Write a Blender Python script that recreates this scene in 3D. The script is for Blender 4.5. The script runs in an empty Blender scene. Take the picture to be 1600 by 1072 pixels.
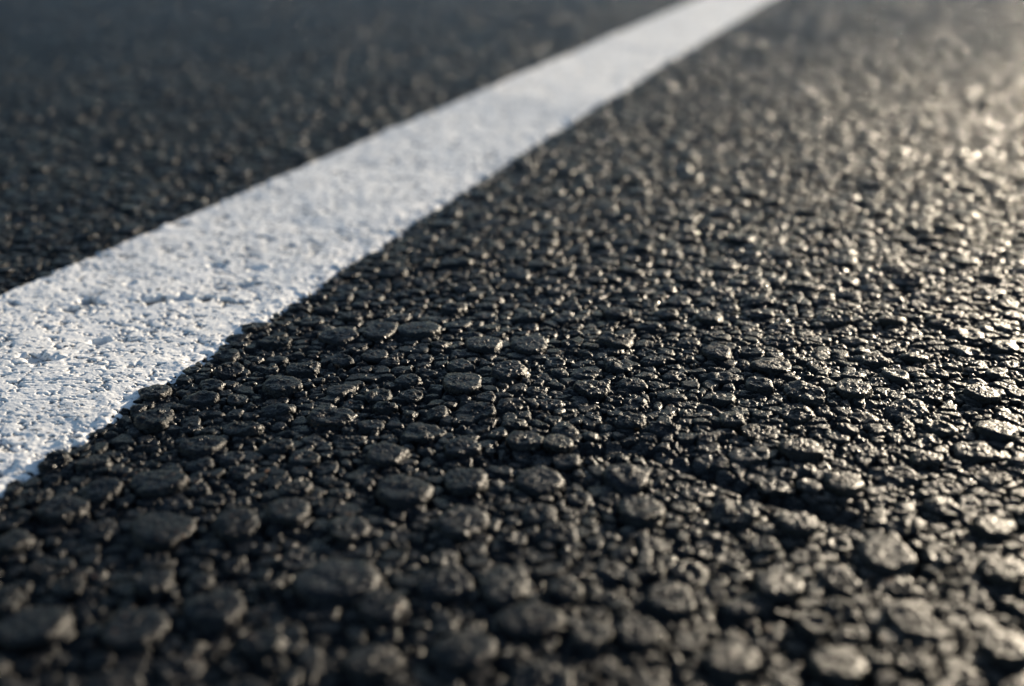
import bpy, math, time
import numpy as np

T0 = time.time()
sc = bpy.context.scene

# ------------------------------------------------------------------ camera
LENS = 40.0
CAM_H = 0.155
PITCH = math.radians(21.6)
cam = bpy.data.cameras.new('camera')
cam.lens = LENS
cam.sensor_width = 36.0
cam.clip_start = 0.005
cam.clip_end = 3000.0
cam.dof.use_dof = True
cam.dof.focus_distance = 0.388
cam.dof.aperture_fstop = 5.7
cam.dof.aperture_blades = 0
cam_ob = bpy.data.objects.new('camera', cam)
sc.collection.objects.link(cam_ob)
cam_ob.location = (0, 0, CAM_H)
cam_ob.rotation_euler = (math.pi / 2 - PITCH, 0, 0)
sc.camera = cam_ob

# ------------------------------------------------------------------ light
SUN_AZ = math.radians(40.0)      # to the right of the viewing direction
SUN_EL = math.radians(10.5)
world = bpy.data.worlds.new('World')
sc.world = world
world.use_nodes = True
wn = world.node_tree
sky = wn.nodes.new('ShaderNodeTexSky')
sky.sky_type = 'NISHITA'
sky.sun_disc = False
sky.sun_elevation = SUN_EL
sky.sun_rotation = SUN_AZ
sky.air_density = 0.9
sky.dust_density = 0.3
sky.ozone_density = 1.2
wn.links.new(sky.outputs[0], wn.nodes['Background'].inputs[0])
wn.nodes['Background'].inputs[1].default_value = 0.083
sun = bpy.data.lights.new('sun', 'SUN')
sun.energy = 5.0
sun.angle = math.radians(0.5)
sun.color = (1.0, 0.85, 0.65)
sun_ob = bpy.data.objects.new('sun', sun)
sc.collection.objects.link(sun_ob)
sun_ob.rotation_euler = (math.pi / 2 - SUN_EL, 0, math.pi - SUN_AZ)
sun_ob.location = (3, 3, 2)
sc.view_settings.view_transform = 'Standard'
sc.view_settings.look = 'None'
sc.view_settings.gamma = 1.0
sc.view_settings.exposure = 0.92
sc.cycles.use_denoising = True
sc.cycles.max_bounces = 5

# ------------------------------------------------------------------ helpers
F32 = np.float32
U32 = np.uint32


def hsh(ix, iy, iz, seed):
    h = (ix.astype(np.int64) * 374761393 + iy.astype(np.int64) * 668265263
         + iz * 2147483647 + seed * 1274126177)
    h = (h & 0xFFFFFFFF).astype(U32)
    h ^= h >> U32(13)
    h *= U32(1274126177)
    h ^= h >> U32(16)
    h *= U32(2246822519)
    h ^= h >> U32(15)
    return h


def rnd(h):
    return (h & U32(0xFFFFFF)).astype(F32) / F32(0xFFFFFF)


def noise2(x, y, seed):
    xf = np.floor(x); yf = np.floor(y)
    fx = (x - xf).astype(F32); fy = (y - yf).astype(F32)
    ix = xf.astype(np.int64); iy = yf.astype(np.int64)
    u = fx * fx * fx * (fx * (fx * 6 - 15) + 10)
    v = fy * fy * fy * (fy * (fy * 6 - 15) + 10)
    a = rnd(hsh(ix, iy, 0, seed)); b = rnd(hsh(ix + 1, iy, 0, seed))
    c = rnd(hsh(ix, iy + 1, 0, seed)); d = rnd(hsh(ix + 1, iy + 1, 0, seed))
    return (a + (b - a) * u + (c - a) * v + (a - b - c + d) * u * v) * 2 - 1


def fbm2(x, y, seed, octv=3, gain=0.5):
    s = 0; a = 1.0; t = 0
    for k in range(octv):
        s = s + a * noise2(x * 2.03 ** k + 17.1 * k, y * 2.03 ** k - 9.7 * k, seed + k)
        t += a; a *= gain
    return s / t


def noise3(p, seed):
    f = np.floor(p); r = (p - f).astype(F32); i = f.astype(np.int64)
    w = r * r * (3 - 2 * r)
    ix, iy, iz = i[..., 0], i[..., 1], i[..., 2]
    out = 0
    for dx in (0, 1):
        wx = w[..., 0] if dx else 1 - w[..., 0]
        for dy in (0, 1):
            wy = w[..., 1] if dy else 1 - w[..., 1]
            for dz in (0, 1):
                wz = w[..., 2] if dz else 1 - w[..., 2]
                out = out + wx * wy * wz * rnd(hsh(ix + dx, iy + dy, iz + dz, seed))
    return out * 2 - 1


def worley(x, y, seed, jit=0.9):
    """distance to the nearest and second nearest cell point, and a number per cell"""
    ix = np.floor(x).astype(np.int64); iy = np.floor(y).astype(np.int64)
    f1 = np.full(x.shape, 9.0, F32); f2 = np.full(x.shape, 9.0, F32); cid = np.zeros(x.shape, F32)
    for dx in (-1, 0, 1):
        for dy in (-1, 0, 1):
            h = hsh(ix + dx, iy + dy, 0, seed)
            px = (ix + dx + 0.5 + (rnd(h) - 0.5) * jit - x).astype(F32)
            h2 = hsh(ix + dx, iy + dy, 7, seed + 91)
            py = (iy + dy + 0.5 + (rnd(h2) - 0.5) * jit - y).astype(F32)
            d = np.sqrt(px * px + py * py)
            nearer = d < f1
            f2 = np.where(nearer, f1, np.minimum(f2, d))
            cid = np.where(nearer, rnd(hsh(ix + dx, iy + dy, 3, seed + 5)), cid)
            f1 = np.where(nearer, d, f1)
    return f1, f2, cid


def sstep(a, b, x):
    t = np.clip((x - a) / (b - a), 0, 1)
    return t * t * (3 - 2 * t)


def mesh_from(name, verts, faces):
    """faces: (M,3) or (M,4) index array"""
    me = bpy.data.meshes.new(name)
    n = faces.shape[1]
    me.vertices.add(len(verts))
    me.vertices.foreach_set('co', np.ascontiguousarray(verts, F32).ravel())
    me.loops.add(faces.size)
    me.loops.foreach_set('vertex_index', np.ascontiguousarray(faces, np.int32).ravel())
    me.polygons.add(len(faces))
    me.polygons.foreach_set('loop_start', np.arange(0, faces.size, n, dtype=np.int32))
    me.polygons.foreach_set('use_smooth', np.ones(len(faces), bool))
    me.update(calc_edges=True)
    return me


def link(name, me, mat):
    o = bpy.data.objects.new(name, me)
    me.materials.append(mat)
    sc.collection.objects.link(o)
    return o


def tag(o, label=None, cat=None, group=None, kind=None):
    if label: o['label'] = label
    if cat: o['category'] = cat
    if group: o['group'] = group
    if kind: o['kind'] = kind


def grid_faces(nr, nc):
    i = np.arange((nr - 1) * (nc - 1))
    a = (i // (nc - 1)) * nc + i % (nc - 1)
    return np.stack([a, a + 1, a + nc + 1, a + nc], 1)


# a pixel of the 1600 x 1072 photograph -> the spot on the ground it shows
FPX = LENS / 36.0 * 1600
SP, CP = math.sin(PITCH), math.cos(PITCH)


def ground_at(px, py, z=0.0):
    a = (px - 800) / FPX; b = (536 - py) / FPX
    d = np.array([a, CP + b * SP, -SP + b * CP])
    t = (z - CAM_H) / d[2]
    return d[0] * t, d[1] * t, t          # x, y, depth


def pixel_of(x, y, z=0.0):
    dz = z - CAM_H
    Z = y * CP - dz * SP
    up = y * SP + dz * CP
    return 800 + FPX * x / Z, 536 - FPX * up / Z, Z


# ------------------------------------------------------------------ the painted line
VPX = 1478
yaw = math.atan((VPX - 800) / (FPX / CP))
LD = np.array([math.sin(yaw), math.cos(yaw)])          # along the line
LN = np.array([LD[1], -LD[0]])                         # across it, to the right
pr = np.array(ground_at(399, 500)[:2]); pl = np.array(ground_at(-113, 500)[:2])
V_R = pr @ LN; V_L = pl @ LN
LINE_C = (V_R + V_L) / 2
LINE_W = V_R - V_L
print('line width', LINE_W)


def line_uv(x, y):
    return x * LD[0] + y * LD[1], x * LN[0] + y * LN[1] - LINE_C


def flare(u, v):
    return 0.0055 * sstep(0.80, 0.30, u) * (v > 0)


def line_edge(u, v):
    """distance inside the ragged paint edge (positive inside)"""
    rag = 0.0019 * fbm2(u / 0.0045, v / 0.0045 + 40, 300, 3, 0.75)
    rag = rag + 0.0018 * np.minimum(noise2(u / 0.0030, v / 0.0042, 320), 0.2)
    rag = rag + flare(u, v)
    return LINE_W / 2 + 0.0004 + rag - np.abs(v)


# ------------------------------------------------------------------ the asphalt surface between the stones
def undulation(x, y):
    return 0.0011 * fbm2(x / 0.075, y / 0.075, 11, 2) + 0.0008 * fbm2(x / 0.03, y / 0.03, 21, 2)


def seg_dist(x, y, pts):
    best = np.full(x.shape, 9.0, F32)
    for (x0, y0), (x1, y1) in zip(pts[:-1], pts[1:]):
        dx, dy = x1 - x0, y1 - y0
        t = np.clip(((x - x0) * dx + (y - y0) * dy) / (dx * dx + dy * dy), 0, 1)
        best = np.minimum(best, np.hypot(x - x0 - t * dx, y - y0 - t * dy))
    return best


CREASE = [ground_at(*p)[:2] for p in ((880, 700), (985, 690), (1110, 735), (1215, 775), (1330, 805))]
CREASE2 = [ground_at(*p)[:2] for p in ((1400, 800), (1425, 840), (1435, 880))]


def smooth_max(a, b, k):
    h = np.clip(0.5 + 0.5 * (a - b) / k, 0, 1)
    return b + (a - b) * h + k * h * (1 - h)


def asphalt_height(x, y, fine=1.0, coarse=0.0):
    wx = x + 0.0012 * noise2(x / 0.004, y / 0.004, 51)
    wy = y + 0.0012 * noise2(x / 0.004 + 9, y / 0.004, 52)
    z = undulation(x, y) - 0.0032 + 0.0004 * sstep(0.7, 1.3, np.hypot(x, y))
    f1, f2, c = worley(wx / 0.0058, wy / 0.0058, 61)
    z = z + (0.0008 + 0.0028 * c) * sstep(0.0, 0.46, f2 - f1)
    f1, f2, c = worley(wx / 0.0027 + 5, wy / 0.0027, 71)
    z = z + (0.0002 + 0.0015 * c) * np.sqrt(sstep(0.0, 0.8, f2 - f1)) * fine
    f1, f2, c = worley(wx / 0.0013, wy / 0.0013 + 3, 81)
    z = z + 0.0006 * c * np.sqrt(sstep(0.0, 0.6, f2 - f1)) * fine
    z = z + 0.0002 * fbm2(x / 0.0008, y / 0.0008, 31, 2) * fine
    lid = undulation(x, y) - 0.0007
    z = lid - smooth_max(lid - z, 0.0 * z, 0.0006)                 # rolled flat
    # whole stones as relief where none stand as objects of their own
    f1, f2, c = worley(x / 0.0105, y / 0.0105, 41)
    top = undulation(x, y) - 0.0012 + 0.0010 * (c - 0.5)
    dome = top - 0.006 * np.clip(1 - sstep(0.0, 0.34, f2 - f1), 0, 1)
    z = np.where(coarse > 0.01, z + (smooth_max(z, dome, 0.0006) - z) * coarse, z)
    z = z - 0.0020 * np.exp(-(seg_dist(x, y, CREASE) / 0.0035) ** 2) - 0.004 * np.exp(-(seg_dist(x, y, CREASE2) / 0.0016) ** 2)
    u, v = line_uv(x, y)
    inside = LINE_W / 2 + flare(u, v) - np.abs(v)
    z = np.where(inside > 0.004, np.minimum(z, -0.0030) - 0.004, z)     # bed under the paint
    return z


STONE_R = 2.25           # stones are objects of their own out to here
STONE_T = math.radians(41)


def no_stones(x, y):
    r = np.hypot(x, y); th = np.abs(np.arctan2(x, y))
    return np.maximum(sstep(STONE_R - 0.15, STONE_R + 0.1, r), sstep(STONE_T - 0.02, STONE_T + 0.04, th)).astype(F32)


# ------------------------------------------------------------------ materials
def ramp(nt, pts):
    r = nt.nodes.new('ShaderNodeValToRGB')
    e = r.color_ramp.elements
    e[0].position, e[0].color = pts[0][0], (*pts[0][1], 1)
    e[1].position, e[1].color = pts[-1][0], (*pts[-1][1], 1)
    for p, c in pts[1:-1]:
        n = e.new(p); n.color = (*c, 1)
    return r


def base_mat(name):
    m = bpy.data.materials.new(name)
    m.use_nodes = True
    nt = m.node_tree
    geo = nt.nodes.new('ShaderNodeNewGeometry')
    return m, nt, nt.nodes['Principled BSDF'], geo.outputs['Position']


def tex(nt, pos, scale, detail=2.0, rough=0.5, kind='ShaderNodeTexNoise'):
    n = nt.nodes.new(kind)
    n.inputs['Scale'].default_value = scale
    if kind == 'ShaderNodeTexNoise':
        n.inputs['Detail'].default_value = detail
        n.inputs['Roughness'].default_value = rough
    nt.links.new(pos, n.inputs['Vector'])
    return n


def maths(nt, op, a, b):
    n = nt.nodes.new('ShaderNodeMath'); n.operation = op
    for i, v in enumerate((a, b)):
        if isinstance(v, (int, float)): n.inputs[i].default_value = v
        else: nt.links.new(v, n.inputs[i])
    return n.outputs[0]


def mixc(nt, fac, a, b, mode='MIX'):
    n = nt.nodes.new('ShaderNodeMix'); n.data_type = 'RGBA'; n.blend_type = mode
    for i, v in ((0, fac), (6, a), (7, b)):
        if isinstance(v, (int, float)): n.inputs[i].default_value = v
        elif isinstance(v, tuple): n.inputs[i].default_value = (*v, 1)
        else: nt.links.new(v, n.inputs[i])
    return n.outputs[2]


def asphalt_mat(name, tint_attr):
    m, nt, b, pos = base_mat(name)
    L = nt.links.new
    mott = tex(nt, pos, 140, 3, 0.6)
    col = ramp(nt, [(0.3, (0.002, 0.0023, 0.003)), (0.52, (0.005, 0.0055, 0.0068)), (0.66, (0.010, 0.0104, 0.0118)), (0.8, (0.021, 0.021, 0.022))])
    L(mott.outputs['Fac'], col.inputs[0])
    dust = tex(nt, pos, 420, 2, 0.6)                       # small bare grains of pale and rusty mineral
    dr = ramp(nt, [(0.0, (0, 0, 0)), (0.64, (0, 0, 0)), (0.74, (1, 1, 1))])
    L(dust.outputs['Fac'], dr.inputs[0])
    which = tex(nt, pos, 60, 1)
    dcol = ramp(nt, [(0.35, (0.045, 0.043, 0.040)), (0.55, (0.06, 0.052, 0.043)), (0.66, (0.15, 0.07, 0.028))])
    L(which.outputs['Fac'], dcol.inputs[0])
    c = mixc(nt, dr.outputs[0], col.outputs[0], dcol.outputs[0])
    if tint_attr:
        at = nt.nodes.new('ShaderNodeAttribute'); at.attribute_name = 'tint'
        tr = ramp(nt, [(0.0, (0.6, 0.62, 0.68)), (0.6, (1.0, 1.0, 1.02)), (0.92, (1.6, 1.6, 1.62)), (1.0, (2.3, 2.1, 1.8))])
        L(at.outputs['Fac'], tr.inputs[0])
        c = mixc(nt, 1.0, c, tr.outputs[0], 'MULTIPLY')
    sx = nt.nodes.new('ShaderNodeSeparateXYZ'); L(pos, sx.inputs[0])
    wob = tex(nt, pos, 9, 3, 0.6)
    acr = maths(nt, 'SUBTRACT', maths(nt, 'MULTIPLY', sx.outputs[0], TRK_C), maths(nt, 'MULTIPLY', sx.outputs[1], TRK_S))
    acr = maths(nt, 'ADD', acr, maths(nt, 'MULTIPLY', wob.outputs['Fac'], 0.03))
    tk = ramp(nt, [(0.0, (0, 0, 0)), (0.45, (0, 0, 0)), (0.51, (0.5, 0.5, 0.5)), (0.75, (1, 1, 1))])
    L(maths(nt, 'ADD', maths(nt, 'MULTIPLY', maths(nt, 'SUBTRACT', acr, TRK_O + 0.015), 1.6), 0.5), tk.inputs[0])
    dn = tex(nt, pos, 26, 4, 0.65)
    dk = ramp(nt, [(0.35, (0.15,) * 3), (0.7, (0.75,) * 3)]); L(dn.outputs['Fac'], dk.inputs[0])
    c = mixc(nt, maths(nt, 'MULTIPLY', tk.outputs[0], dk.outputs[0]), c, (0.034, 0.027, 0.018))  # dust film on the track, its warm brown also painting in golden glow
    L(c, b.inputs['Base Color'])
    rn = tex(nt, pos, 520, 3)
    rr = ramp(nt, [(0.3, (0.19,) * 3), (0.7, (0.50,) * 3)])
    L(rn.outputs['Fac'], rr.inputs[0])
    pg = tex(nt, pos, 14, 3, 0.6)
    L(maths(nt, 'ADD', rr.outputs[0], maths(nt, 'MULTIPLY', maths(nt, 'SUBTRACT', pg.outputs['Fac'], 0.5), 0.30)), b.inputs['Roughness'])
    b.inputs['Specular IOR Level'].default_value = 0.2
    g1 = tex(nt, pos, 1300, 2, 0.6)
    g2 = tex(nt, pos, 520, 2, 0.5)
    g3 = tex(nt, pos, 2300, 1, 0.5)
    hsum = maths(nt, 'ADD', maths(nt, 'MULTIPLY', g1.outputs['Fac'], 0.00034), maths(nt, 'MULTIPLY', g2.outputs['Fac'], 0.00045))
    hsum = maths(nt, 'ADD', hsum, maths(nt, 'MULTIPLY', g3.outputs['Fac'], 0.00028))
    bu = nt.nodes.new('ShaderNodeBump')
    bu.inputs['Strength'].default_value = 1.0
    bu.inputs['Distance'].default_value = 1.0
    L(hsum, bu.inputs['Height'])
    L(bu.outputs[0], b.inputs['Normal'])
    return m


def paint_mat():
    m, nt, b, pos = base_mat('road_paint')
    L = nt.links.new
    n = tex(nt, pos, 55, 4, 0.6)
    c = ramp(nt, [(0.3, (0.88, 0.87, 0.855)), (0.7, (0.92, 0.91, 0.90))])
    L(n.outputs['Fac'], c.inputs[0])
    s = tex(nt, pos, 520, 3, 0.65)                          # grit and pinholes in the paint
    patch = tex(nt, pos, 38, 3, 0.6)
    v = maths(nt, 'ADD', s.outputs['Fac'], maths(nt, 'MULTIPLY', patch.outputs['Fac'], 0.30))
    r = ramp(nt, [(0.0, (0, 0, 0)), (0.77, (0, 0, 0)), (0.84, (1, 1, 1))])
    L(v, r.inputs[0])
    c1 = mixc(nt, r.outputs[0], c.outputs[0], (0.16, 0.165, 0.175))
    film = tex(nt, pos, 22, 5, 0.7)                         # grey tyre film in patches
    fr = ramp(nt, [(0.0, (1, 1, 1)), (0.50, (1, 1, 1)), (0.72, (0.87, 0.875, 0.88))])
    L(film.outputs['Fac'], fr.inputs[0])
    c1 = mixc(nt, 1.0, c1, fr.outputs[0], 'MULTIPLY')
    bare = nt.nodes.new('ShaderNodeAttribute'); bare.attribute_name = 'bare'
    L(mixc(nt, bare.outputs['Fac'], c1, (0.02, 0.02, 0.022)), b.inputs['Base Color'])
    b.inputs['Roughness'].default_value = 0.55
    g = tex(nt, pos, 700, 3, 0.6)
    bu = nt.nodes.new('ShaderNodeBump')
    bu.inputs['Strength'].default_value = 1.0; bu.inputs['Distance'].default_value = 1.0
    L(maths(nt, 'MULTIPLY', g.outputs['Fac'], 0.00025), bu.inputs['Height'])
    L(bu.outputs[0], b.inputs['Normal'])
    return m


# a dusty, polished track to the right, golden glow painted into its colour too: its near-straight border
_p0 = np.array(ground_at(1300, 8)[:2]); _p1 = np.array(ground_at(1285, 190)[:2])
_d = (_p0 - _p1) / np.linalg.norm(_p0 - _p1)
TRK_S, TRK_C = float(_d[0]), float(_d[1])
TRK_O = float(_p0[0] * TRK_C - _p0[1] * TRK_S)
M_ROAD = asphalt_mat('bitumen_asphalt', False)
M_STONE = asphalt_mat('bitumen_coated_stone', True)
M_PAINT = paint_mat()

# ------------------------------------------------------------------ road: one sheet to the horizon
th = np.concatenate([np.linspace(-math.pi, -1.35, 60, endpoint=False),
                     np.linspace(-1.35, -0.60, 190, endpoint=False),
                     np.linspace(-0.60, 0.60, 1000, endpoint=False),
                     np.linspace(0.60, 1.35, 190, endpoint=False),
                     np.linspace(1.35, math.pi, 61)])
rr = np.concatenate([np.exp(np.arange(math.log(0.03), math.log(0.13), 0.02)),
                     np.exp(np.arange(math.log(0.13), math.log(0.75), 0.0012)),
                     np.exp(np.arange(math.log(0.75), math.log(3.2), 0.0016)),
                     np.exp(np.linspace(math.log(3.2), math.log(900.0), 130))])
R, TH = np.meshgrid(rr, th, indexing='ij')
X = R * np.sin(TH); Y = R * np.cos(TH)
Zs = np.empty(X.shape, F32)
for i in range(0, len(rr), 200):
    xs, ys, rs = X[i:i + 200], Y[i:i + 200], R[i:i + 200]
    h = asphalt_height(xs, ys, (1 - sstep(2.0, 4.0, rs)).astype(F32), no_stones(xs, ys))
    far = sstep(3.0, 6.0, rs)
    Zs[i:i + 200] = h * (1 - far) - 0.006 * far
me = mesh_from('road', np.stack([X, Y, Zs], -1).reshape(-1, 3), grid_faces(len(rr), len(th))[:, ::-1])
road = link('road', me, M_ROAD)
tag(road, 'dark coarse asphalt road surface', kind='structure')
print('road', len(me.vertices), time.time() - T0)

# ------------------------------------------------------------------ road marking
uu = np.concatenate([np.linspace(-1.5, 0.0, 60, endpoint=False), np.linspace(0.0, 0.12, 60, endpoint=False),
                     np.exp(np.arange(math.log(0.12), math.log(0.9), 0.0012)),
                     np.exp(np.arange(math.log(0.9), math.log(4.0), 0.006)),
                     np.exp(np.linspace(math.log(4.0), math.log(400.0), 80))])
OUT = 0.011
ev = np.linspace(0, 1, 300)
vv = np.concatenate([np.linspace(-LINE_W / 2 - OUT, -LINE_W / 2 + 0.008, 45, endpoint=False),
                     np.linspace(-LINE_W / 2 + 0.008, LINE_W / 2 - 0.012, 210, endpoint=False),
                     np.linspace(LINE_W / 2 - 0.012, LINE_W / 2 + OUT, 70)])
U, V = np.meshgrid(uu, vv, indexing='ij')
PX = U * LD[0] + (V + LINE_C) * LN[0]
PY = U * LD[1] + (V + LINE_C) * LN[1]
E_ = line_edge(U, V)
nearE = (1 - sstep(0.003, 0.022, E_)) * (0.4 + 0.6 * sstep(0.0, 0.02, V))
zt = undulation(PX, PY) * 0.7 - 0.0007 - 0.0004 * nearE
zt = zt + (0.00022 + 0.0008 * nearE) * fbm2(PX / 0.0075, PY / 0.0075, 405, 2)
zt = zt + (0.00008 + 0.0003 * nearE) * fbm2(PX / 0.0030, PY / 0.0030, 411, 3, 0.6)
zt = zt + 0.00005 * fbm2(PX / 0.0013, PY / 0.0013, 415, 2, 0.6)
wob = 0.25 * noise2(PX / 0.002, PY / 0.002, 5)
n_ = fbm2(PX / 0.0062 + wob, PY / 0.0062 - wob, 421, 4, 0.62)
pit = 0.0009 * sstep(0.36, 0.50, n_)
n2_ = fbm2(PX / 0.0021 + wob, PY / 0.0021, 431, 3, 0.6)
pit = np.maximum(pit, 0.0006 * sstep(0.30, 0.42, n2_))
flake = fbm2(PX / 0.0038, PY / 0.0038 + wob, 441, 3, 0.55)
zt = zt - pit + 0.00010 * sstep(0.02, 0.10, flake)
chip = np.zeros_like(zt)
crk = np.abs(noise2(PX / 0.014 + wob * 0.4, PY / 0.014, 451))
zt = zt - 0.0005 * (1 - sstep(0.0, 0.035, crk)) * sstep(0.05, 0.35, noise2(PX / 0.03, PY / 0.03, 455))
# the larger chips and hollows of the near stretch
for (hx, hy, rad, dep) in ((245, 467, 0.0054, 0.0030), (285, 462, 0.0050, 0.0015), (320, 462, 0.0042, 0.0022), (352, 464, 0.0034, 0.0024),
                           (380, 440, 0.006, 0.0016), (60, 560, 0.006, 0.0015), (135, 468, 0.006, 0.0018), (155, 530, 0.004, 0.0015),
                           (340, 412, 0.005, 0.0014), (405, 415, 0.004, 0.0013), (110, 480, 0.004, 0.0018), (205, 440, 0.003, 0.001)):
    gx, gy, _ = ground_at(hx, hy)
    d = np.hypot(PX - gx, PY - gy) / rad
    d = d * (1 + 0.45 * noise2(PX / 0.003, PY / 0.003, 77))
    chip = np.maximum(chip, sstep(0.85, 0.60, d) * sstep(0.0012, 0.0022, dep + 0 * d))
    zt = zt - dep * sstep(1.0, 0.55, d) + 0.00015 * np.exp(-((d - 1.25) / 0.3) ** 2)
drop = np.where(E_ < 0.0006, (0.0006 - E_) * 2.0 + 0, 0)
Zl = zt - np.minimum(drop, 0.009) - 0.0012 * (1 - sstep(0.0, 0.005, E_))
me = mesh_from('road_marking', np.stack([PX, PY, Zl], -1).reshape(-1, 3), grid_faces(len(uu), len(vv)))
at = me.attributes.new('bare', 'FLOAT', 'POINT')
worn = np.maximum(chip, 0.8 * sstep(0.43, 0.52, fbm2(PX / 0.0062 + wob, PY / 0.0062 - wob, 421, 4, 0.62)))
worn = np.maximum(worn, 0.75 * sstep(0.36, 0.46, n2_))
worn = np.maximum(worn, sstep(0.0016, 0.0004, E_) * sstep(-0.25, 0.25, noise2(PX / 0.0018, PY / 0.0018, 461)) * 0.9)
at.data.foreach_set('value', np.ascontiguousarray(worn, F32).ravel())
mark = link('road_marking', me, M_PAINT)
tag(mark, 'rough white painted line running diagonally across the dark asphalt road', 'road marking')
print('line', len(me.vertices), time.time() - T0)

# ------------------------------------------------------------------ stones of the asphalt
rng = np.random.default_rng(7)
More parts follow.
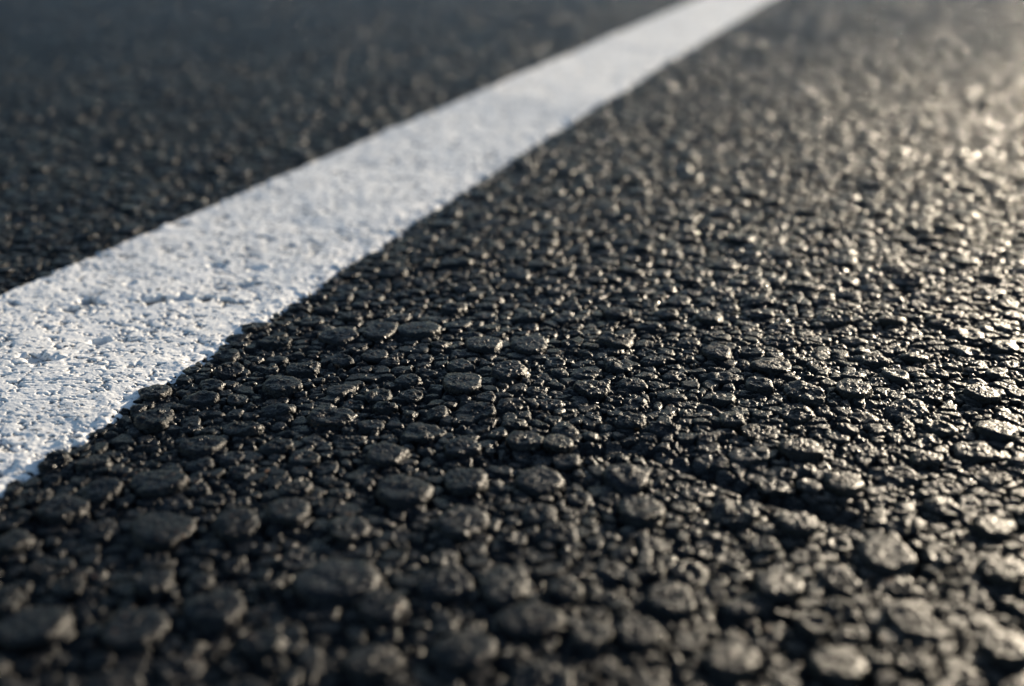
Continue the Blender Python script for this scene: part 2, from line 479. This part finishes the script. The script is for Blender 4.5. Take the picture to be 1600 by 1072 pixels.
# the stones one can pick out in the photograph: where (pixel of the top face), width and height there, and what tells it apart
NAMED = [
    (845, 748, 82, 54, 'round flat topped grey stone just below the middle of the picture', 'round flat grey stone below the picture middle'),
    (722, 597, 70, 44, 'flat faced stone in sharp focus, below and left of a sharp pair', 'sharp flat faced stone below the sharp pair'),
    (758, 536, 60, 42, 'raised angular stone with lit right flank, left one of a sharp pair', 'left stone of the sharp pair'),
    (826, 537, 62, 36, 'low flat round stone, right one of a sharp pair', 'right stone of the sharp pair'),
    (820, 686, 62, 40, 'oval flat stone between the round flat grey stone and the sharp pair', 'oval stone beyond the round flat grey stone'),
    (720, 697, 60, 36, 'small rough stone left of an oval stone, in front of the sharp flat faced stone', 'rough stone left of the oval stone'),
    (602, 706, 75, 44, 'dark rough stone level with the near line end, left of a smaller rough stone', 'dark rough stone level with the line end'),
    (630, 763, 105, 66, 'broad crumbly topped stone left of a knobbly stone, below the picture middle', 'broad crumbly stone left of the knobbly stone'),
    (728, 747, 75, 54, 'knobbly grained stone directly behind a tall domed stone', 'knobbly stone behind the tall domed stone'),
    (718, 815, 88, 76, 'tall domed stone with a grainy top in front of a knobbly stone', 'tall domed grainy stone'),
    (532, 905, 150, 92, 'largest stone of all, long flat blurred slab with lit right tip', 'largest slab'),
    (597, 947, 82, 66, 'smooth stone with warm lit right edge touching the front of the largest slab', 'stone touching the front of the largest slab'),
    (697, 912, 92, 66, 'flat pale topped stone right of the largest slab', 'flat pale stone right of the largest slab'),
    (790, 917, 86, 72, 'rough lumpy stone, second one right of the largest slab', 'rough lump second right of the largest slab'),
    (213, 975, 104, 98, 'very round blurred stone with a thin lit right rim near the bottom left', 'very round blurred stone bottom left'),
    (250, 822, 108, 74, 'wide dome shaped stone beyond the very round blurred stone at bottom left', 'wide dome beyond the very round stone'),
    (245, 750, 90, 54, 'low wide dark stone right of the near end of the white line', 'low wide stone right of the line end'),
    (160, 762, 66, 56, 'small upright stone left of the low wide dark stone near the line end', 'small upright stone near the line end'),
    (98, 790, 74, 50, 'small stone with lit edge just below the paint near the left margin', 'lit edged stone below the paint'),
    (372, 815, 80, 58, 'flat sided grey stone right of a wide dome shaped stone', 'flat sided stone right of the wide dome'),
    (450, 795, 76, 56, 'lumpy crusted stone between the flat sided stone and the broad crumbly stone', 'lumpy stone left of the broad crumbly stone'),
    (440, 598, 70, 40, 'smooth dark rounded stone a hand breadth from the ragged paint edge', 'smooth dark stone near the paint edge'),
    (531, 523, 64, 34, 'flat frosted looking stone closest to the paint edge among three in a row', 'first stone of the row by the paint'),
    (592, 516, 56, 36, 'ridged stone in the middle of three in a row by the paint edge', 'middle stone of the row by the paint'),
    (652, 514, 76, 32, 'long low stone, last of three in a row by the paint edge', 'last stone of the row by the paint'),
    (1000, 796, 78, 58, 'slanted stone with lit face below the left end of the dark crease', 'slanted stone below the crease'),
    (978, 744, 76, 52, 'peaked stone at the left end of the dark crease', 'peaked stone at the crease end'),
    (1253, 698, 72, 42, 'gleaming flat stone on the right just beyond the dark crease', 'gleaming stone beyond the crease'),
    (1318, 750, 64, 46, 'gleaming stone at the right end of the dark crease', 'gleaming stone at the crease right end'),
    (1385, 862, 92, 82, 'broad pale stone beside a short dark crack', 'broad pale stone by the short crack'),
    (998, 993, 78, 54, 'smooth oval pebble right of a wedge shaped stone near the bottom edge', 'smooth oval pebble near the bottom edge'),
    (920, 997, 70, 76, 'wedge shaped stone left of a smooth oval pebble near the bottom edge', 'wedge stone near the bottom edge'),
    (722, 1020, 112, 80, 'large flat dull stone at the bottom edge left of centre', 'large dull stone at the bottom edge'),
    (585, 1035, 98, 74, 'rounded blurred stone at the bottom edge left of a large dull stone', 'rounded stone left of the large dull stone'),
    (410, 1002, 84, 54, 'thin flat blurred stone in front of the largest slab, at its left', 'thin flat stone before the largest slab'),
    (335, 945, 98, 84, 'bulky blurred stone between the very round stone and the largest slab', 'bulky stone left of the largest slab'),
    (832, 972, 112, 74, 'broad rough stone left of a wedge shaped stone near the bottom edge', 'broad rough stone left of the wedge stone'),
    (1272, 970, 52, 46, 'small bright ball shaped pebble near the bottom right', 'ball shaped pebble near the bottom right'),
    (1215, 910, 78, 62, 'rough stone beyond and left of the small ball shaped pebble', 'rough stone beyond the ball shaped pebble'),
    (1570, 1010, 86, 84, 'large pale rounded stone in the bottom right corner', 'large pale corner stone'),
    (1565, 890, 72, 54, 'round gleaming stone at the right margin above the large pale corner stone', 'gleaming stone above the corner stone'),
    (965, 488, 46, 28, 'small bright flat stone beyond and right of the sharp pair', 'small bright stone beyond the sharp pair'),
    (1108, 495, 46, 30, 'small gleaming stone right of another small bright flat one', 'second small bright stone beyond the pair'),
    (1120, 550, 52, 32, 'rough gleaming stone in front of a small gleaming one, right of the sharp pair', 'rough gleaming stone right of the sharp pair'),
    (1336, 606, 62, 36, 'wide gleaming stone in the sharp zone halfway to the right margin', 'wide gleaming stone in the sharp zone'),
    (1536, 610, 52, 30, 'small gleaming flat stone in the sharp zone at the right margin', 'gleaming stone at the right margin'),
    (1560, 666, 70, 36, 'long gleaming stone in front of a smaller one at the right margin', 'long gleaming stone at the right margin'),
    (52, 972, 122, 82, 'big dark blurred stone at the bottom left margin', 'big dark stone at the left margin'),
    (240, 905, 62, 50, 'small stone between the very round blurred stone and the wide dome', 'small stone beyond the very round stone'),
    (885, 922, 58, 60, 'small upright stone beyond the wedge shaped stone', 'upright stone beyond the wedge stone'),
    (1552, 822, 62, 46, 'stone with lit top right of the short dark crack, at the right margin', 'lit stone right of the short crack'),
    (1250, 815, 68, 46, 'oval stone in front of the right end of the dark crease', 'oval stone before the crease right end'),
    (795, 580, 62, 36, 'low dark stone right of the sharp flat faced stone', 'low dark stone right of the sharp one'),
    (872, 690, 52, 32, 'small rough stone right of the oval stone beyond the round flat one', 'small rough stone right of the oval stone'),
    (20, 842, 60, 70, 'blurred stone cut by the left margin below the paint', 'stone cut by the left margin'),
    (1310, 1032, 100, 76, 'large blurred stone at the bottom edge below the ball shaped pebble', 'large stone below the ball shaped pebble'),
    (1140, 1030, 96, 70, 'dull lumpy blurred stone at the bottom edge right of the smooth oval pebble', 'lumpy stone right of the oval pebble'),
]

BODY_H = 0.62           # height of a stone's upper half against its radius
stones = []             # x, y, rx, ry, rot, top z, named index
for k, (px, py, w, h, _l, _h) in enumerate(NAMED):
    x, y, Z = ground_at(px, py)
    s = FPX / Z
    sinv = CAM_H / math.hypot(x, y, CAM_H)
    rx = 0.5 * w / s
    ry = min(max(0.5 * (h / s - 0.2 * 0.003) / sinv * 0.80, rx * 0.62), rx * 1.15)
    stones.append((x, y, rx, ry, 0.0, 0.0008, k))

CELL = 0.024
cells = {}


def put(x, y, r, i):
    cells.setdefault((int(x // CELL), int(y // CELL)), []).append((x, y, r))


for i, s in enumerate(stones):
    put(s[0], s[1], 0.5 * (s[2] + s[3]), i)


def free(x, y, r, f):
    cx, cy = int(x // CELL), int(y // CELL)
    for a in (-1, 0, 1):
        for b in (-1, 0, 1):
            for (qx, qy, qr) in cells.get((cx + a, cy + b), ()):
                if (x - qx) ** 2 + (y - qy) ** 2 < ((r + qr) * f) ** 2:
                    return False
    return True


area = STONE_T * STONE_R ** 2
for (r0, r1, tries, f, rmax) in ((0.0060, 0.0078, 0.20, 1.08, STONE_R), (0.0044, 0.0060, 0.55, 0.98, STONE_R), (0.0031, 0.0044, 0.8, 0.95, STONE_R),
                               (0.0020, 0.0030, 0.9, 0.90, 1.9), (0.0013, 0.0021, 0.5, 0.85, 0.62)):
    n = int(STONE_T * rmax ** 2 / (r0 * r0 * 4) * tries)
    rad = np.sqrt(rng.uniform(0.11 ** 2, rmax ** 2, n)); ang = rng.uniform(-STONE_T, STONE_T, n)
    xs = rad * np.sin(ang); ys = rad * np.cos(ang); rs = rng.uniform(r0, r1, len(rad))
    el = rng.uniform(0.78, 1.25, len(rad)); ro = rng.uniform(0, math.pi, len(rad)); tz = rng.normal(0, 1, len(rad))
    _u, v = line_uv(xs, ys)
    ok = (LINE_W / 2 + flare(_u, v) - np.abs(v)) < np.minimum(rs * 0.5, 0.0016) + 0.0006 + 0.0012 * rng.normal(0, 1, len(rad))
    cd = seg_dist(xs, ys, CREASE) < 0.005
    for j in np.nonzero(ok)[0]:
        if free(xs[j], ys[j], rs[j], f):
            put(xs[j], ys[j], rs[j], 0)
            q = math.sqrt(el[j])
            big = (rs[j] - 0.003) / 0.005
            stones.append((xs[j], ys[j], rs[j] * q, rs[j] / q, ro[j], min(max(-0.0010 + 0.0013 * big, -0.0017) + 0.00035 * tz[j], 0.0005) - 0.0028 * cd[j], -1))
S = np.array(stones)
print('stones', len(S), time.time() - T0)

ICO = {}


def ico(level):
    if level not in ICO:
        import bmesh
        bm = bmesh.new()
        bmesh.ops.create_icosphere(bm, subdivisions=level, radius=1.0)
        v = np.array([q.co[:] for q in bm.verts], F32); f = np.array([[q.index for q in p.verts] for p in bm.faces], np.int32)
        bm.free()
        v /= np.linalg.norm(v, axis=1, keepdims=True)
        ICO[level] = (v, f)
    return ICO[level]


def stone_shapes(Sb, level, seed):
    """crushed, rolled-flat stones: rounded polyhedra with a grainy bitumen skin; world-size coordinates about each stone's own centre"""
    g = np.random.default_rng(seed)
    D, Fc = ico(level)
    N = len(Sb)
    npl = 9
    az = (np.arange(npl)[None] + g.uniform(-0.38, 0.38, (N, npl))) * 2 * math.pi / npl
    elv = g.uniform(-0.35, 0.55, (N, npl))
    isn = Sb[:, 6:7] >= 0
    dd = np.where(isn, g.uniform(0.93, 1.03, (N, npl)), g.uniform(0.82, 1.05, (N, npl)))
    elv = np.where(isn, elv * 0.7 + 0.12, elv)
    nrm = np.stack([np.cos(az) * np.cos(elv), np.sin(az) * np.cos(elv), np.sin(elv)], -1)
    tilt = g.normal(0, 0.065, (N, 2)) * np.where(Sb[:, 6:7] >= 0, 0.6, 1.0)
    topn = np.concatenate([tilt, np.ones((N, 1))], 1); topn /= np.linalg.norm(topn, axis=1, keepdims=True)
    botn = np.tile(np.array([[0, 0, -1.0]]), (N, 1))
    nrm = np.concatenate([nrm, topn[:, None], botn[:, None]], 1).astype(F32)
    dd = np.concatenate([dd, np.full((N, 1), BODY_H), np.full((N, 1), 0.9)], 1).astype(F32)
    P = 13.0
    q = np.zeros((N, len(D)), F32)
    for k in range(npl + 2):
        q += np.maximum(nrm[:, k] @ D.T, 0.0) ** P / dd[:, k:k + 1] ** P
    r = q ** (-1.0 / P)
    p = D[None] * np.minimum(r, 1.15)[..., None]
    rx, ry = Sb[:, 2], Sb[:, 3]
    rz = np.minimum(rx, ry) * 0.5 + 0.5 * np.sqrt(rx * ry)
    p = p * np.stack([rx, ry, rz], -1)[:, None].astype(F32)
    c, s = np.cos(Sb[:, 4]).astype(F32)[:, None], np.sin(Sb[:, 4]).astype(F32)[:, None]
    p = np.stack([p[..., 0] * c - p[..., 1] * s, p[..., 0] * s + p[..., 1] * c, p[..., 2]], -1)
    off = g.uniform(0, 50, (N, 1, 3)).astype(F32)
    size = np.sqrt(rx * ry).astype(F32)[:, None]
    nm = (Sb[:, 6] >= 0).astype(F32)[:, None]
    disp = (0.06 + 0.10 * (size < 0.0042) - 0.03 * nm) * size * noise3(p / (size[..., None] * 0.8) + off, 1) + (0.05 + 0.06 * (size < 0.0042) - 0.02 * nm) * size * noise3(p / (size[..., None] * 0.36) + off, 2)
    rug = (0.6 + 0.8 * g.uniform(0, 1, (N, 1)).astype(F32)) * (1 - 0.3 * nm)
    if level >= 2:
        disp = disp + 0.00026 * rug * noise3(p / 0.0019 + off, 6)
    if level >= 3:
        disp = disp + 0.00028 * rug * noise3(p / 0.0011 + off, 3)
    if level >= 4:
        disp = disp + 0.00026 * rug * (np.abs(noise3(p / 0.00075 + off, 4)) * 2 - 0.7)
        disp = disp + 0.0007 * (1 - 0.65 * nm) * np.maximum(noise3(p / 0.0024 + off, 8) - 0.22, 0)
    if level >= 5:
        disp = disp + 0.00014 * noise3(p / 0.00042 + off, 5)
    p = p + D[None] * disp[..., None]
    ctr = np.stack([Sb[:, 0], Sb[:, 1], Sb[:, 5] - BODY_H * rz], -1)
    ctr[:, 2] += undulation(Sb[:, 0], Sb[:, 1]) * 0.8
    return p, ctr, Fc


def set_tint(me, t):
    a = me.attributes.new('tint', 'FLOAT', 'POINT')
    a.data.foreach_set('value', np.ascontiguousarray(t, F32))


qx, qy, qZ = pixel_of(S[:, 0], S[:, 1], S[:, 5])
inview = (qx > -20) & (qx < 1620) & (qy > -10) & (qy < 1100)
showsize = np.where(inview, np.sqrt(S[:, 2] * S[:, 3]) * FPX / qZ, 0)
showsize[:len(NAMED)] = 1e6
order = np.argsort(-showsize)
own = order[:300]
rest = order[300:]
GROUP = 'stones embedded in the asphalt'
# the other stones are told apart by the landmark stone they lie next to
others = {}
seen = {}
for i in own:
    if S[i, 6] >= 0:
        continue
    dx = qx[i] - qx[:len(NAMED)]; dy = (qy[i] - qy[:len(NAMED)]) * 1.5
    near = np.hypot(dx, dy)
    side = np.where(np.abs(dx) > np.abs(dy), np.where(dx > 0, 1, 0), np.where(dy > 0, 3, 2))
    k = int(np.argmin(near))
    seen.setdefault((k, int(side[k])), []).append((near[k], int(i)))
for (k, sd), lst in seen.items():
    lst.sort()
    where = ('left of', 'right of', 'beyond', 'in front of')[sd]
    for n_, (_d, i) in enumerate(lst):
        rank = ('nearest', 'second', 'third', 'fourth', 'fifth', 'sixth', 'seventh', 'eighth', 'ninth', 'tenth', 'eleventh', 'twelfth')
        if len(lst) == 1:
            others[i] = 'small dark stone %s the %s' % (where, NAMED[k][5])
        elif n_ < 12:
            others[i] = '%s small dark stone %s the %s' % (rank[n_], where, NAMED[k][5])
        else:
            others[i] = 'one of the outlying small dark stones %s the %s' % (where, NAMED[k][5])
tints = rng.uniform(0, 0.8, len(S))
tints[rng.uniform(0, 1, len(S)) > 0.95] = 0.97
tints[:len(NAMED)] = rng.uniform(0.55, 0.86, len(NAMED))
for level, idx in ((5, own[:150]), (4, own[150:])):
    for j in range(0, len(idx), 30):
        part = idx[j:j + 30]
        p, ctr, Fc = stone_shapes(S[part], level, 1000 + int(part[0]))
        for q, i in enumerate(part):
            me = mesh_from('stone', p[q], Fc)
            set_tint(me, np.full(p.shape[1], tints[i]))
            o = link('stone', me, M_STONE)
            o.location = ctr[q]
            k = int(S[i, 6])
            if k >= 0:
                lab = NAMED[k][4]
            else:
                lab = others[int(i)]
            tag(o, lab, 'stone', GROUP)
print('own stones', time.time() - T0)

rd = np.hypot(S[rest, 0], S[rest, 1])
VV, FF, TT = [], [], []
nv = 0
rs_ = showsize[rest]
fine4 = (rs_ > 17) & (rd < 0.62)
fine3 = ~fine4 & (rd < 0.75) & (np.abs(np.arctan2(S[rest, 0], S[rest, 1])) < 0.62)
fine2 = ~fine4 & ~fine3 & (rd < 1.3)
print('lod', fine4.sum(), fine3.sum(), fine2.sum(), (rd >= 1.3).sum())
for level, idx in ((4, rest[fine4]), (3, rest[fine3]), (2, rest[fine2]), (1, rest[~(fine4 | fine3 | fine2)])):
    for j in range(0, len(idx), 500):
        part = idx[j:j + 500]
        p, ctr, Fc = stone_shapes(S[part], level, 5000 + j + level)
        p = p + ctr[:, None]
        m_ = p.shape[1]
        VV.append(p.reshape(-1, 3))
        FF.append((Fc[None] + (nv + np.arange(len(part)) * m_)[:, None, None]).reshape(-1, 3))
        TT.append(np.repeat(tints[part], m_))
        nv += len(part) * m_
me = mesh_from('gravel', np.concatenate(VV), np.concatenate(FF))
set_tint(me, np.concatenate(TT))
o = link('gravel', me, M_STONE)
tag(o, 'fine dark chippings filling the asphalt between and beyond the larger stones', 'gravel', kind='stuff')
print('rest stones', len(rest), nv, time.time() - T0)
